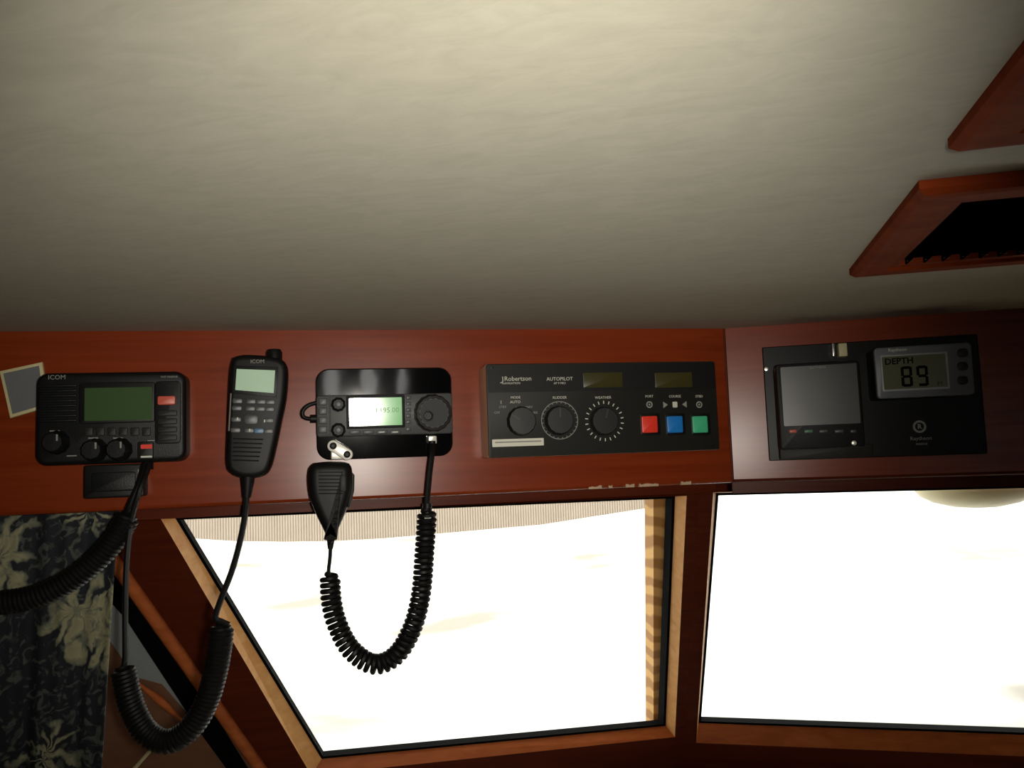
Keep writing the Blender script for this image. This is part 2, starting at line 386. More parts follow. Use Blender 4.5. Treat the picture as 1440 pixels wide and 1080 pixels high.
def onA(fr, px, py, off=0): return fr.hit(px, py, RA - off, KA)
def ypl(z, off=0): return RA - off - KA * z
UN = math.sqrt(1 + KA * KA)
def ringm(b, fr, outer, inner, f0, f1, m):
    """frame between two quads lying on the raked window plane, from offset f0 (cabin side) back to f1"""
    n = len(outer); v = []
    for off in (f0, f1):
        for q in (outer, inner): v += [(x, ypl(z, off), z) for x, z in q]
    f = []
    for i in range(n):
        j = (i + 1) % n
        f += [(i, j, n + j, n + i), (2 * n + i, 3 * n + i, 3 * n + j, 2 * n + j), (n + i, n + j, 3 * n + j, 3 * n + i), (i, 2 * n + i, 2 * n + j, j)]
    return b.add(v, f, m)
def xz(p): return (p.x, p.z)
def beadm(b, outer, inner):
    n = 4; v = []
    for q, off in ((outer, .0), (outer, .010), (inner, -.012), (inner, -.05)): v += [(x, ypl(z, off), z) for x, z in q]
    for i in range(n):
        j = (i + 1) % n
        b.add([v[i], v[j], v[4 + j], v[4 + i]], [(0, 1, 2, 3)], W_TRIM)
        b.add([v[4 + i], v[4 + j], v[8 + j], v[8 + i]], [(0, 1, 2, 3)], W_TRIM if i == 2 else W_BEAD_LIT)  # daylit copy of the wood on every side but the sill
        b.add([v[8 + i], v[8 + j], v[12 + j], v[12 + i]], [(0, 1, 2, 3)], W_BEAD_LIT)
    return b
def window(num, fr, glassq, trimq, outerq, gaskw, extra_outer=None):
    root = empty('window_%d' % num, fr); struct(root)
    g = ccw(glassq)
    b = MB(); ringm(b, fr, outerq, trimq, .0, -.05, W_DARK); b.build('window_frame', root, smooth=False)
    b = MB(); beadm(b, trimq, glassq); b.build('glazing_bead', root, smooth=False)
    gi = inset(ccw(glassq), .0042)
    b = MB(); ringm(b, fr, ccw(glassq), gi, -.013, -.04, GASKET); b.build('gasket', root, smooth=False)
    b = MB(); hexa(b, [(x, ypl(z, -.03), z) for x, z in g], [(x, ypl(z, -.036), z) for x, z in g], GLASS); b.build('pane', root, smooth=False)
    return root
def A(fr, px, py, off=0): return xz(fr.hit(px, py, RA - off, KA))
# corner line of the two raked planes is x=0 shifted: in each frame x = -/+ (y offset) * tan(half angle)
HALF = (math.atan2(D1.y, D1.x) - math.atan2(D2.y, D2.x)) / 2
def cornx(z, s): return s * (RA - KA * z) * math.tan(HALF)
gl = [A(FL, 243, 728), A(FL, 954, 697.5), A(FL, 940, 1024), A(FL, 452, 1071)]
tr = [A(FL, 228, 728.5), A(FL, 962, 697), A(FL, 946, 1034), A(FL, 438, 1087)]
zt, zb_ = -.02, -.78
Lx = A(FL, 162, 789); Lx2 = A(FL, 366, 1080)       # outer edge of the corner post
sl = (Lx2[0] - Lx[0]) / (Lx2[1] - Lx[1])
ou = [(Lx[0] + sl * (zt - Lx[1]), zt), (cornx(zt, 1), zt), (cornx(zb_, 1), zb_), (Lx[0] + sl * (zb_ - Lx[1]), zb_)]
w1 = window(1, FL, gl, tr, ou, 0)
gr = [A(FR_, 1007, 694), (1.12, A(FR_, 1007, 694)[1]), (1.12, A(FR_, 982, 1020)[1]), A(FR_, 982, 1020)]
trr = [A(FR_, 1003, 692), (1.125, A(FR_, 1007, 692)[1]), (1.125, A(FR_, 980, 1042)[1]), A(FR_, 979, 1042)]
our = [(cornx(zt, -1), zt), (1.4, zt), (1.4, zb_), (cornx(zb_, -1), zb_)]
w2 = window(2, FR_, gr, trr, our, 0)
# teak post just outside the left pane, seen through the glass
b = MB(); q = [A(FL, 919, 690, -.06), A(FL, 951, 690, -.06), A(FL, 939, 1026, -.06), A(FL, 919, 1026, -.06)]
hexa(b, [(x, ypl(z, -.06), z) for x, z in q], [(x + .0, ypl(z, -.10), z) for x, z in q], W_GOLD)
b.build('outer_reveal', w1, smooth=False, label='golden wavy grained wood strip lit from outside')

b = MB(); zt1 = FL.hit(560, 713.5, .03).z; box(b, FL.hit(168, 720, .03).x, -.012, .028, .075, zt1, -.19, W_DARK); struct(b.build('trim_9', frame=FL, smooth=False))
b = MB(); zt2 = FR_.hit(1200, 689.5, .03).z; box(b, .0, 1.35, .028, .075, zt2, -.19, W_DARK); struct(b.build('trim_10', frame=FR_, smooth=False))

# side of the cabin behind the curtain: plane through the corner post's outer edge
D3 = Vector((-.88, -.475, 0)).normalized() * -1; N3 = Vector((-D3.y, D3.x, 0))
m1 = FL.O + FL.ux * ou[0][0] + FL.uy * ypl(ou[0][1]) + FL.uz * ou[0][1]
m2 = FL.O + FL.ux * ou[3][0] + FL.uy * ypl(ou[3][1]) + FL.uz * ou[3][1]
FC = Fr(m1, D3, N3)
l2 = FC.d(m2 - m1); KC = -l2.y / l2.z if abs(l2.z) > 1e-6 else 0
def C(px, py, off=0): q = FC.hit(px, py, -off, KC); return q
def slab(b, pxs, off, th, m):
    fr_ = [C(x, y, off) for x, y in pxs]; hexa(b, fr_, [p + Vector((0, th, 0)) for p in fr_], m)
b = MB(); hexa(b, [(-.9, -KC * .0, 0), (0, 0, 0), (l2.x, l2.y, l2.z), (-.9, l2.y, l2.z)], [(-.9, .04, 0), (0, .04, 0), (l2.x, l2.y + .04, l2.z), (-.9, l2.y + .04, l2.z)], BROWN)
wside = struct(b.build('wall_left_front', frame=FC, smooth=False))
b = MB(); A0, A1 = C(176, 812, .004), C(376, 1095, .004)
tube(b, [A0 + (A0 - A1) * .3, A1], .0095, W_TRIM, 14)
struct(b.build('trim_4', frame=FC))
b = MB(); slab(b, [(140, 775), (176, 815), (226, 893), (290, 985), (355, 1090), (325, 1090), (262, 1004), (178, 872), (140, 830)], .003, .003, GASKET)
struct(b.build('trim_5', frame=FC, smooth=False))
b = MB(); slab(b, [(140, 830), (176, 870), (264, 1004), (228, 962), (190, 952), (140, 880)], .005, .005, SIDE_GLASS)
struct(b.build('side_glass_strip', frame=FC, smooth=False))
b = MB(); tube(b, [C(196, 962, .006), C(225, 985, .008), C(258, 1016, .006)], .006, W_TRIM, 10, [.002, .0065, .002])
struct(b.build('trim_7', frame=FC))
b = MB(); tube(b, [C(172, 1100, .01), C(212, 1055, .01)], .0028, CREAM, 8)
struct(b.build('trim_8', frame=FC))
# hidden rest of the cabin so that the light in it is right
b = MB(); box(b, -1.3, -1.22, -2.4, 1.3, 0, EYE.z + H, DARKW); struct(b.build('wall_left', smooth=False))
b = MB(); box(b, 1.9, 1.98, -2.4, 1.6, 0, EYE.z + H, DARKW); struct(b.build('wall_right', smooth=False))
b = MB(); REFL_GAPS = [(.45, .54), (.655, .755), (.845, .915)]; wz0, wz1 = EYE.z - .12, EYE.z + .125; xx = -1.3  # added openings, placed so the gloss plate reflects sky through them
box(b, -1.3, 2.0, -2.48, -2.4, 0, wz0, DARKW); box(b, -1.3, 2.0, -2.48, -2.4, wz1, EYE.z + H, DARKW)
for a_, c_ in REFL_GAPS + [(2.0, 2.0)]: box(b, xx, a_, -2.48, -2.4, wz0, wz1, DARKW); xx = c_
struct(b.build('wall_rear', smooth=False))
# lower front wall: from below the windows to the floor, continuing both planes vertically
for nm, fr, x0, x1, sgn in (('wall_front_lower_left', FL, -1.25, cornx(zb_, 1), 1), ('wall_front_lower_right', FR_, cornx(zb_, -1), 1.75, -1)):
    b = MB(); y = ypl(zb_); box(b, x0, x1, y, y + .04, -EYE.z - H, zb_ + .0, DARKW); struct(b.build(nm, frame=fr, smooth=False))
b = MB(); box(b, 1.4, 1.75, .02, .5, -EYE.z - H, 0, DARKW); struct(b.build('wall_front_right_end', frame=FR_, smooth=False))

b = MB(); box(b, -1.22, 1.9, .62, 1.50, EYE.z - .70, EYE.z - .66, mat('bounce_dash_top', (168, 154, 134), .6, vary=.05)); struct(b.build('added_dash', smooth=False))  # unseen dash added to bounce daylight up onto the ceiling
# ------------------------------------------------------------------ outdoors
def deck():
    b = MB(); nx, ny = 40, 30; v = []; f = []
    edge = [(-250, 742), (0, 745), (200, 750), (268, 757), (330, 761), (400, 762), (470, 761), (540, 757), (600, 752), (680, 745), (760, 738), (850, 724), (920, 713), (1000, 703), (1100, 698), (1250, 694), (1440, 690), (1700, 690), (2100, 690)]
    E = []
    for px, py in edge:
        d = wdir(px, py); E.append(EYE + d * (4.2 / d.y))
    for i, e in enumerate(E):
        near = Vector((e.x * .62 - .1, 1.42, EYE.z - .62))
        for j in range(ny + 1):
            t = j / ny; p = near.lerp(e, t); p.z = near.z + (e.z - near.z) * (1 - (1 - t) ** 1.25)
            v.append(p)
        v.append(e + Vector((0, .05, -.4)))
    m = ny + 2
    for i in range(len(E) - 1):
        for j in range(m - 1): f.append((i * m + j, (i + 1) * m + j, (i + 1) * m + j + 1, i * m + j + 1))
    b.add(v, f, DECK); return b.build('foredeck')
dk = deck(); tag(dk, 'glaring white foredeck outside the windscreen with faint cream patches', 'boat deck'); dk['kind'] = 'structure'
b = MB(); n = 520; v = []; f = []
pA, pB = Vector((-3.2, 5.4, 0)), Vector((1.3, 5.9, 0))
for i in range(n + 1):
    t = i / n; p = pA.lerp(pB, t); y = p.y + .008 * (1 if i % 2 else -1)
    v += [(p.x, y, .6), (p.x, y, 3.4)]
for i in range(n): f.append((2 * i, 2 * i + 2, 2 * i + 3, 2 * i + 1))
b.add(v, f, SHED); struct(b.build('backdrop_shed_wall', smooth=False))

# dome lamp under the roof overhang, seen through the right pane
d = wdir(1371, 690); P = EYE + d * (1.42 / d.y)
r_ = .094
b = MB(); prof = [(0.03, 0), (.03, -.01), (.012, -.012), (.012, P.z - EYE.z - H + .02)]
v = []; f = []
zr = EYE.z + H
prof = [(.035, zr), (.035, zr - .012), (.013, zr - .016), (.013, P.z + .028), (.05, P.z + .024), (r_ * .93, P.z + .012), (r_, P.z + .004), (r_ * .985, P.z), (r_ * .9, P.z - .0095), (r_ * .7, P.z - .019), (r_ * .4, P.z - .026), (.002, P.z - .029)]
nn = 48
for r0, z in prof:
    for i in range(nn): a = 2 * math.pi * i / nn; v.append((P.x + r0 * math.cos(a), P.y + r0 * math.sin(a), z))
for k in range(len(prof) - 1):
    for i in range(nn): j = (i + 1) % nn; f.append((k * nn + i, (k + 1) * nn + i, (k + 1) * nn + j, k * nn + j))
v = [(x - P.x, y - P.y, z - zr) for x, y, z in v]
b.add(v, f, DOME); o = b.build('dome_lamp'); o.location = (P.x, P.y, zr)
tag(o, 'cream round dome hanging outside behind the top of the right window', 'dome lamp')

# ------------------------------------------------------------------ curtain
b = MB(); nx, nz = 120, 24; v = []; f = []; uv = []
xr_t, xr_b = FL.hit(164, 735, .035).x, FL.hit(143, 1080, .035).x
ztop, zbot = ZB - .004, -.66
ztop = -.196
x_left = FL.hit(-260, 900, .035).x
for i in range(nx + 1):
    for j in range(nz + 1):
        t = j / nz; u = i / nx; z = ztop + (zbot - ztop) * t
        xr = xr_t + (xr_b - xr_t) * (z - FL.hit(164, 735, .035).z) / (FL.hit(143, 1080, .035).z - FL.hit(164, 735, .035).z)
        x = x_left + (xr - x_left) * u
        y = .042 + .008 * math.sin(u * 30 + .6 * math.sin(3 * t + u * 5)) * (.55 + .45 * t) + .0025 * math.sin(u * 71 + 2)
        v.append((x, y, z)); uv.append((u * (xr_t - x_left) * 1.25, z))
for i in range(nx):
    for j in range(nz): a = i * (nz + 1) + j; f.append((a, a + 1, a + nz + 2, a + nz + 1))
b.add(v, f, FLORAL); cu_o = b.build('curtain', frame=FL)
ul = cu_o.data.uv_layers.new(name='UVMap')
for l in cu_o.data.loops: ul.data[l.index].uv = uv[l.vertex_index]
md = cu_o.modifiers.new('thick', 'SOLIDIFY'); md.thickness = .0012
tag(cu_o, 'dark navy curtain with cream flowers hanging below the fascia at far left', 'curtain')

# ------------------------------------------------------------------ ceiling vents
def vent(x0, y0, w_, l_, label):
    fr = Fr(SEAM + D2 * x0 + N2 * y0, D2, N2); root = empty('ceiling_vent', fr)
    tag(root, label, 'air vent', 'wooden ceiling vents')
    fw_, t_ = .034, .010
    def ring(o0, o1, z0, z1):
        return [(o0, o0, z0), (w_ - o0, o0, z0), (w_ - o0, l_ - o0, z0), (o0, l_ - o0, z0)], [(o1, o1, z1), (w_ - o1, o1, z1), (w_ - o1, l_ - o1, z1), (o1, l_ - o1, z1)]
    b = MB(); rings = [(0, -.0002), (0, -t_ * .55), (.004, -t_ * .9), (.009, -t_), (fw_ - .009, -t_), (fw_ - .006, -t_ * .72), (fw_, -t_ * .66), (fw_, -.0002)]
    v = []; f = []
    for o, z in rings: v += [(o, o, z), (w_ - o, o, z), (w_ - o, l_ - o, z), (o, l_ - o, z)]
    for r in range(len(rings) - 1):
        for i in range(4): j = (i + 1) % 4; f.append((r * 4 + i, r * 4 + j, r * 4 + 4 + j, r * 4 + 4 + i))
    b.add(v, f, W_VENT); b.build('vent_frame', root, smooth=False)
    b = MB(); box(b, fw_, w_ - fw_, fw_, l_ - fw_, -.0015, -.0002, VOID); b.build('duct_dark', root, smooth=False)  # flat black sheet stands in for the shade inside the duct
    b = MB(); x = fw_ + .006
    while x < w_ - fw_ - .002:
        box(b, x, x + .0016, fw_, l_ - fw_, -.0065, -.0016, VOID)
        # upturned tip of each fin at the far end
        hexa(b, [(x - .001, l_ - fw_ - .012, -.0065), (x + .004, l_ - fw_ - .012, -.0065), (x + .0065, l_ - fw_, -.0045), (x + .001, l_ - fw_, -.0045)],
             [(x - .001, l_ - fw_ - .012, -.0058), (x + .004, l_ - fw_ - .012, -.0058), (x + .0065, l_ - fw_, -.0038), (x + .001, l_ - fw_, -.0038)], FIN)
        x += .0145
    b.build('grille', root, smooth=False)
    return root
vent(.1055, -.592, .27, .259, 'wooden framed ceiling vent with black grille, the one nearer the fascia')
vent(.1035, -.925, .27, .262, 'wooden framed ceiling vent cut off by the upper right corner of the photo')

# ================================================================== DEVICES
# card
dv = Dev('framed_card', 'small grey card with cream border tucked behind the leftmost radio', 'card', FL, 30, 548)
q = [dv.P(-1, 522, .004), dv.P(59, 509, .004), dv.P(68, 572, .004), dv.P(14, 588, .004)]
qi = inset(ccw(q), .0035)
b = MB(); prism(b, q, -.004, 0, CREAM, .0008); dv.part('border', b)
b = MB(); prism(b, qi, -.0046, -.004, CARDG); dv.part('mesh_panel', b)

# radio 1
dv = Dev('vhf_radio', 'black marine radio with dark green display and red key, leftmost on the fascia', 'radio', FL, 156, 588)
OF = .030
b = MB(); prism(b, dv.R(49, 523, 261, 652, OF, .012, 6), -OF, 0, BLACK, .005, 3); dv.part('body', b)
b = MB(); prism(b, dv.R(112, 538, 218, 595, OF, .003), -OF - .003, -OF + .001, BLACK2, .001); fr_o = dv.part('display_bezel', b)
b = MB(); prism(b, dv.R(119, 545, 214, 591, OF + .003, .001), -OF - .0036, -OF - .003, LCD_DARK); dv.part('display', b, fr_o, 'dark green unlit display')
b = MB()
for i in range(8):
    y = 541 + i * 7.0; prism(b, dv.R(55, y, 108, y + 3.6, OF, .0012), -OF - .0028, -OF + .001, BLACK, .001)
dv.part('speaker_grille', b)
b = MB(); prism(b, dv.R(218, 536, 254, 624, OF, .004), -OF - .002, -OF + .001, BLACK2, .001)
kp = dv.part('side_key_panel', b)
b = MB(); prism(b, dv.R(222, 557, 247, 569.5, OF + .002, .002), -OF - .005, -OF - .002, REDL, .0012); dv.part('distress_button', b, kp, 'red button')
for k in range(4):
    b = MB(); y = 577 + k * 11.5; prism(b, dv.R(222, y, 249, y + 8, OF + .002, .0015), -OF - .004, -OF - .002, SATIN, .0008); dv.part('key', b, kp)
for k in range(6):
    b = MB(); x = 119 + k * 16.2; prism(b, dv.R(x, 601, x + 12, 613, OF, .0015), -OF - .0022, -OF + .001, SATIN, .0008); dv.part('key', b)
for px, py, r in ((77, 622, .0115), (131, 633, .0115), (166, 632, .0115)):
    c = dv.P(px, py, OF + .008)
    b = MB(); lathe(b, c[0], c[1], [(r * 1.15, -OF + .001), (r * 1.1, -OF - .003), (r, -OF - .006), (r * .93, -OF - .015), (r * .8, -OF - .017), (.0005, -OF - .0172)], BLACK, 40, .02, 20); k_ = dv.part('knob', b)
    b = MB(); a = -.5; box(b, c[0] + r * .35, c[0] + r * .5, -OF - .0176, -OF - .0168, c[1] + r * .1, c[1] + r * .7, INKG); dv.part('pointer', b, k_)
b = MB(); prism(b, dv.R(194, 621, 216, 646, OF, .002), -OF - .003, -OF + .001, BLACK2, .001)
prism(b, dv.R(198, 625, 214, 631, OF + .003, .001), -OF - .0036, -OF - .003, REDB)
prism(b, dv.R(198, 641, 214, 643.5, OF + .003, .0005), -OF - .0036, -OF - .003, INK); dv.part('red_key', b)
b = MB(); c = dv.P(80, 530.8, OF); text(b, 'ICOM', c[0], c[1], -OF - .0002, .0070, INKG); dv.part('lettering', b); b = MB()
c = dv.P(238, 530, OF); text(b, 'VHF MARINE', c[0], c[1], -OF - .0002, .0032, INKG); dv.part('lettering', b)
for k, (px, py) in enumerate(((101, 641), (77, 606), (131, 616), (166, 616))):
    b = MB(); c = dv.P(px, py, OF); box(b, c[0] - .005, c[0] + .005, -OF - .0003, -OF, c[1] - .0006, c[1] + .0006, INKG); dv.part('control_marking', b)
b = MB(); c = dv.P(232, 619, OF); box(b, c[0] - .018, c[0] + .012, -OF - .0003, -OF, c[1] - .0005, c[1] + .0005, INKG); dv.part('control_marking', b)
b = MB(); c = dv.P(207, 645, OF - .006); tube(b, [(c[0], -OF + .01, c[1] + .004), (c[0], -OF + .01, c[1] - .012)], .006, BLACK2, 12); dv.part('cord_socket', b)

# bracket under radio 1
dv = Dev('microphone_bracket', 'small black block bracket fixed below the leftmost radio', 'bracket', FL, 160, 680)
b = MB(); prism(b, dv.R(117, 653, 202, 700, .022, .003), -.022, 0, BLACK2, .002); dv.part('body', b)
b = MB(); prism(b, dv.R(128, 664, 190, 691, .024, .003), -.024, -.021, BLACK, .001)
dv.part('face_pad', b)
b = MB(); prism(b, dv.R(194, 660, 197.5, 668, .0225, .0005), -.0228, -.0215, SILVER); dv.part('hook_tip', b)

# handset 1 (command microphone)
dv = Dev('command_microphone', 'black handset microphone with pale green screen and keypad hanging beside the leftmost radio', 'microphone', FL, 358, 585)
OF = .046
outl = [(326, 502), (341, 498), (370, 499), (386, 501), (399, 507), (404, 521), (402, 557), (396, 588), (388, 627), (380, 657), (370, 669), (352, 673), (335, 671), (322, 664), (317, 651), (318, 606), (320, 557), (322, 520)]
P3 = [Vector((*dv.P(x, y, OF), 0)) for x, y in outl]
loop = catmull(P3 + [P3[0]], .004)[:-1]; pl = [(p.x, p.y) for p in loop]
b = MB(); prism(b, pl, -OF, -.022, BLACK2, .007, 4); dv.part('body', b)
b = MB(); c = dv.P(357, 585, .02); prism(b, rrect(c[0], c[1], .03, .05, .004), -.024, 0, BLACK, .002); dv.part('hanger_clip', b)
b = MB(); c1 = dv.P(386, 503, .034); tube(b, [(c1[0], -.034, c1[1] - .01), (c1[0], -.034, c1[1] + .006), (c1[0], -.034, c1[1] + .0095)], .0085, BLACK, 20, [.0085, .0088, .007]); dv.part('volume_knob', b)
q = [dv.P(329, 514, OF), dv.P(391, 516, OF), dv.P(389, 559, OF), dv.P(327, 553, OF)]
b = MB(); prism(b, q, -OF - .001, -OF + .002, BLACK, .0006); sb_ = dv.part('screen_bezel', b)
q = [dv.P(333, 519, OF), dv.P(387, 521, OF), dv.P(385, 553, OF), dv.P(331, 548.5, OF)]
b = MB(); prism(b, q, -OF - .0014, -OF - .001, LCD_MIC); dv.part('screen', b, sb_, 'pale green screen')
def keyq(px, py, w_, h_, off, m, name, parent=None, lab=None, t=.0016):
    c = dv.P(px, py, off); ang = -.05
    pts_ = rrect(0, 0, w_, h_, min(w_, h_) * .35); pts_ = [(c[0] + x * math.cos(ang) - z * math.sin(ang), c[1] + x * math.sin(ang) + z * math.cos(ang)) for x, z in pts_]
    b = MB(); prism(b, pts_, -off - t, -off + .002, m, .0005); return dv.part(name, b, parent, lab)
for r, ys in enumerate((564, 574, 590, 605)):
    for c_, dx in enumerate((0, 19, 33, 46)):
        px = 334 + dx - r * .9; py = ys + dx * .03
        if r == 2 and c_ in (1, 2): continue
        mm = KEY if (r + c_) % 3 else GREYF
        if r == 3 and c_ == 2: mm = mat('blue_grey_key', (70, 110, 140), .4, vary=.1)
        keyq(px, py, .0105, .0055, OF, mm, 'key')
keyq(353, 590, .015, .011, OF, KEY, 'centre_key')
for px, py in ((334, 589), (372, 592), (351, 605)):
    keyq(px, py, .0018, .0035, OF + .0017, INK, 'key_mark', t=.0003)
b = MB()
for i in range(6):
    y = 617 + i * 6; a, c = dv.P(328 - i * .3, y, OF), dv.P(370 - i * 1.2, y + 1, OF)
    tube(b, [(a[0], -OF - .0003, a[1]), (c[0], -OF - .0003, c[1])], .0008, BLACK, 6)
dv.part('speaker_ribs', b)
b = MB(); a, c = dv.P(324.5, 553, OF), dv.P(321.5, 606, OF); tube(b, [(a[0], -OF + .001, a[1]), (c[0], -OF + .001, c[1])], .0009, SILVER, 8); dv.part('side_trim', b, None, 'silver edge line')
b = MB(); c = dv.P(362, 508.5, OF); text(b, 'ICOM', c[0], c[1], -OF - .0002, .006, INKG); dv.part('lettering', b)
# cord of handset 1
b = MB(); off = .036
P_ = lambda x, y, o=off: dv.P3(x, y, o)
tube(b, [P_(349, 664), P_(348.5, 680), P_(347, 700)], .006, BLACK2, 12, [.0085, .0068, .0045]); dv.part('strain_relief', b)
b = MB(); tube(b, catmull([P_(347, 695), P_(345, 720), P_(339, 755), P_(327, 800), P_(311, 842), P_(303, 868), P_(311, 874), P_(322, 879)], .004), .0034, BLACK2, 8)
cpath = [P_(312, 878), P_(310, 905), P_(303, 945), P_(290, 988), (P_(268, 1024)), P_(237, 1043), P_(207, 1031), P_(186, 995), P_(176, 955), P_(173, 938)]
tube(b, coil_path(cpath, .0108, .0044, 14), .0026, BLACK2, 6)
tube(b, catmull([P_(173, 938), P_(176, 925), P_(176, 860), P_(178, 790), P_(184, 735), P_(196, 690, .042), P_(206, 664, .03), P_(209, 652, .024)], .004), .0032, BLACK2, 8)
dv.part('coiled_cord', b)

# second cord from radio 1, going off to the left
f2 = FL.shift(FL.hit(180, 720, 0)); b = MB()
Q = lambda x, y, o=.03: f2.hit(x, y, -o)
tube(b, catmull([Q(202, 655, .022), Q(196, 680, .036), Q(182, 712, .036), Q(176, 726)], .004), .0038, BLACK2, 8)
tube(b, coil_path([Q(182, 722), Q(168, 748), Q(140, 783), Q(95, 818), Q(45, 840), Q(-10, 848), Q(-80, 846), Q(-150, 830)], .0108, .0045, 14), .0026, BLACK2, 6)
o = b.build('coiled_cord', frame=f2); tag(o, 'thick black coiled cord sweeping left in front of the floral curtain', 'cord')

# HF radio
dv = Dev('hf_radio', 'grey radio with bright pale green display on a rounded gloss black plate', 'radio', FL, 541, 580)
b = MB(); prism(b, dv.R(444.5, 517.5, 636, 644, .009, .016, 8), -.006, 0, GLOSS, .0015, 2)
dv.part('mounting_plate', b, smooth=False)
OF = .024
b = MB(); prism(b, dv.R(445, 553, 636, 611, OF, .004), -OF, -.005, GREYF, .002, 2); dv.part('face', b)
b = MB(); prism(b, dv.R(462.5, 554, 465.5, 610, OF, .0005), -OF - .0004, -OF + .001, BLACK2); dv.part('panel_joint', b)
b = MB(); prism(b, dv.R(487, 554.5, 569, 601, OF, .002), -OF - .0018, -OF + .001, BLACK2, .0008); db = dv.part('display_bezel', b)
b = MB(); prism(b, dv.R(491, 558, 565, 597, OF + .002, .0008), -OF - .0024, -OF - .0018, LCD_GLARE)
dsp = dv.part('display', b, db, 'pale green display, flash glare put in as a glow')
b = MB(); c = dv.P(536, 577, OF + .002)
text(b, '14.195.00', c[0] + .004, c[1] + .001, -OF - .0026, .0085, mat('pale_segment', (124, 182, 128), .5))
dv.part('display_digits', b, dsp)
for py in (567, 603):
    c = dv.P(475.7, py, OF + .006)
    b = MB(); lathe(b, c[0], c[1], [(.0085, -OF + .001), (.0082, -OF - .004), (.007, -OF - .0045), (.0066, -OF - .011), (.0055, -OF - .012), (.0005, -OF - .0121)], BLACK, 36, .03, 18); kk = dv.part('knob', b)
    b = MB(); lathe(b, c[0], c[1], [(.0028, -OF - .012), (.0026, -OF - .0135), (.0004, -OF - .0138)], GREYF, 16); dv.part('knob_cap', b, kk)
for py in (564, 577, 590, 603):
    b = MB(); prism(b, dv.R(448, py - 5, 460, py + 4.6, OF, .001), -OF - .0025, -OF + .001, KEY if py in (577, 590) else GREYF, .0008); dv.part('key', b)
for i, px in enumerate((499, 518, 537, 556)):
    b = MB(); prism(b, dv.R(px - 7.5, 603.5, px + 7.5, 609, OF, .001), -OF - .002, -OF + .001, KEY, .0006); kk = dv.part('key', b)
    if i > 1:
        b = MB(); c = dv.P(px, 606, OF + .002); box(b, c[0] - .003, c[0] + .003, -OF - .0023, -OF - .0018, c[1] - .0006, c[1] + .0006, INK); dv.part('key_mark', b, kk)
for py in (558, 566.5, 575, 583.5, 592, 602):
    b = MB(); prism(b, dv.R(570.5, py - 2.6, 577.5, py + 2.6, OF, .0008), -OF - .0018, -OF + .001, KEY, .0006); dv.part('key', b)
c = dv.P(609, 579, OF + .008)
b = MB(); lathe(b, c[0], c[1], [(.0228, -OF + .001), (.0222, -OF - .004), (.0215, -OF - .013), (.020, -OF - .0155), (.0175, -OF - .0162), (.017, -OF - .0152), (.0005, -OF - .015)], mat('dial_black', (40, 41, 42), .35, vary=.1), 64, .012, 32); dl = dv.part('tuning_dial', b)
b = MB(); lathe(b, c[0], c[1], [(.0168, -OF - .0145), (.0168, -OF - .0158), (.0005, -OF - .0158)], mat('dial_face', (54, 56, 56), .55, spec=.2, vary=.08), 48); dv.part('dial_face', b, dl, 'grey disc face')
c = dv.P(601, 582.5, OF + .015)
b = MB(); lathe(b, c[0], c[1], [(.0068, -OF - .0156), (.0066, -OF - .0166), (.0052, -OF - .0168), (.0044, -OF - .0160), (.0004, -OF - .0159)], BLACK, 24); dv.part('finger_dimple', b, dl)
b = MB(); c = dv.P(607.5, 617.5, .015); prism(b, rrect(c[0], c[1], .010, .0095, .0015), -.020, -.005, CHROME, .001); dv.part('microphone_jack', b, None, 'shiny metal jack')
b = MB(); tube(b, catmull([dv.P3(447, 565, .018), dv.P3(434, 569, .02), dv.P3(426, 577, .02), dv.P3(427, 585, .02), dv.P3(436, 588, .018), dv.P3(447, 588, .016)], .002), .0024, BLACK2, 10)
tube(b, [dv.P3(437, 588, .017), dv.P3(446, 588, .016)], .005, BLACK2, 12); dv.part('side_cable', b)
b = MB(); c = dv.P(600, 557, OF); text(b, 'HF/VHF/UHF', c[0] + .006, c[1] + .0008, -OF - .0002, .003, INKG)
dv.part('lettering', b)

dv.root.matrix_world = dv.f.M() @ Matrix.Translation((0, -.0035, 0)) @ Matrix.Rotation(math.radians(3.2), 4, 'X')     # the plate leans out a little at its top

# mic clip
dv = Dev('microphone_clip', 'shiny metal microphone clip screwed over the lower left of the gloss black plate', 'clip', FL, 478, 634)
a, c = dv.P(468.5, 627, .026), dv.P(488, 639, .026)
av, cv = Vector(a), Vector(c); t = (cv - av).normalized(); nv = Vector((-t.y, t.x)); r = .0068
pts_ = [tuple(av + (-t * math.cos(x) + nv * math.sin(x)) * r) for x in [math.pi * (i / 12 - .5) for i in range(13)]] + [tuple(cv + (t * math.cos(x) - nv * math.sin(x)) * r) for x in [math.pi * (i / 12 - .5) for i in range(13)]]
b = MB(); prism(b, pts_, -.026, -.022, CHROME, .001); dv.part('clip_plate', b)
b = MB(); prism(b, rrect((a[0] + c[0]) / 2 - .002, (a[1] + c[1]) / 2 - .004, .018, .014, .002), -.022, -.0062, SILVER, .001); dv.part('clip_base', b)
for q_ in (a, c):
    b = MB(); lathe(b, q_[0], q_[1], [(.0042, -.0255), (.0040, -.0272), (.0022, -.0280), (.0020, -.0268), (.0003, -.0267)], SATIN, 20); dv.part('screw', b)

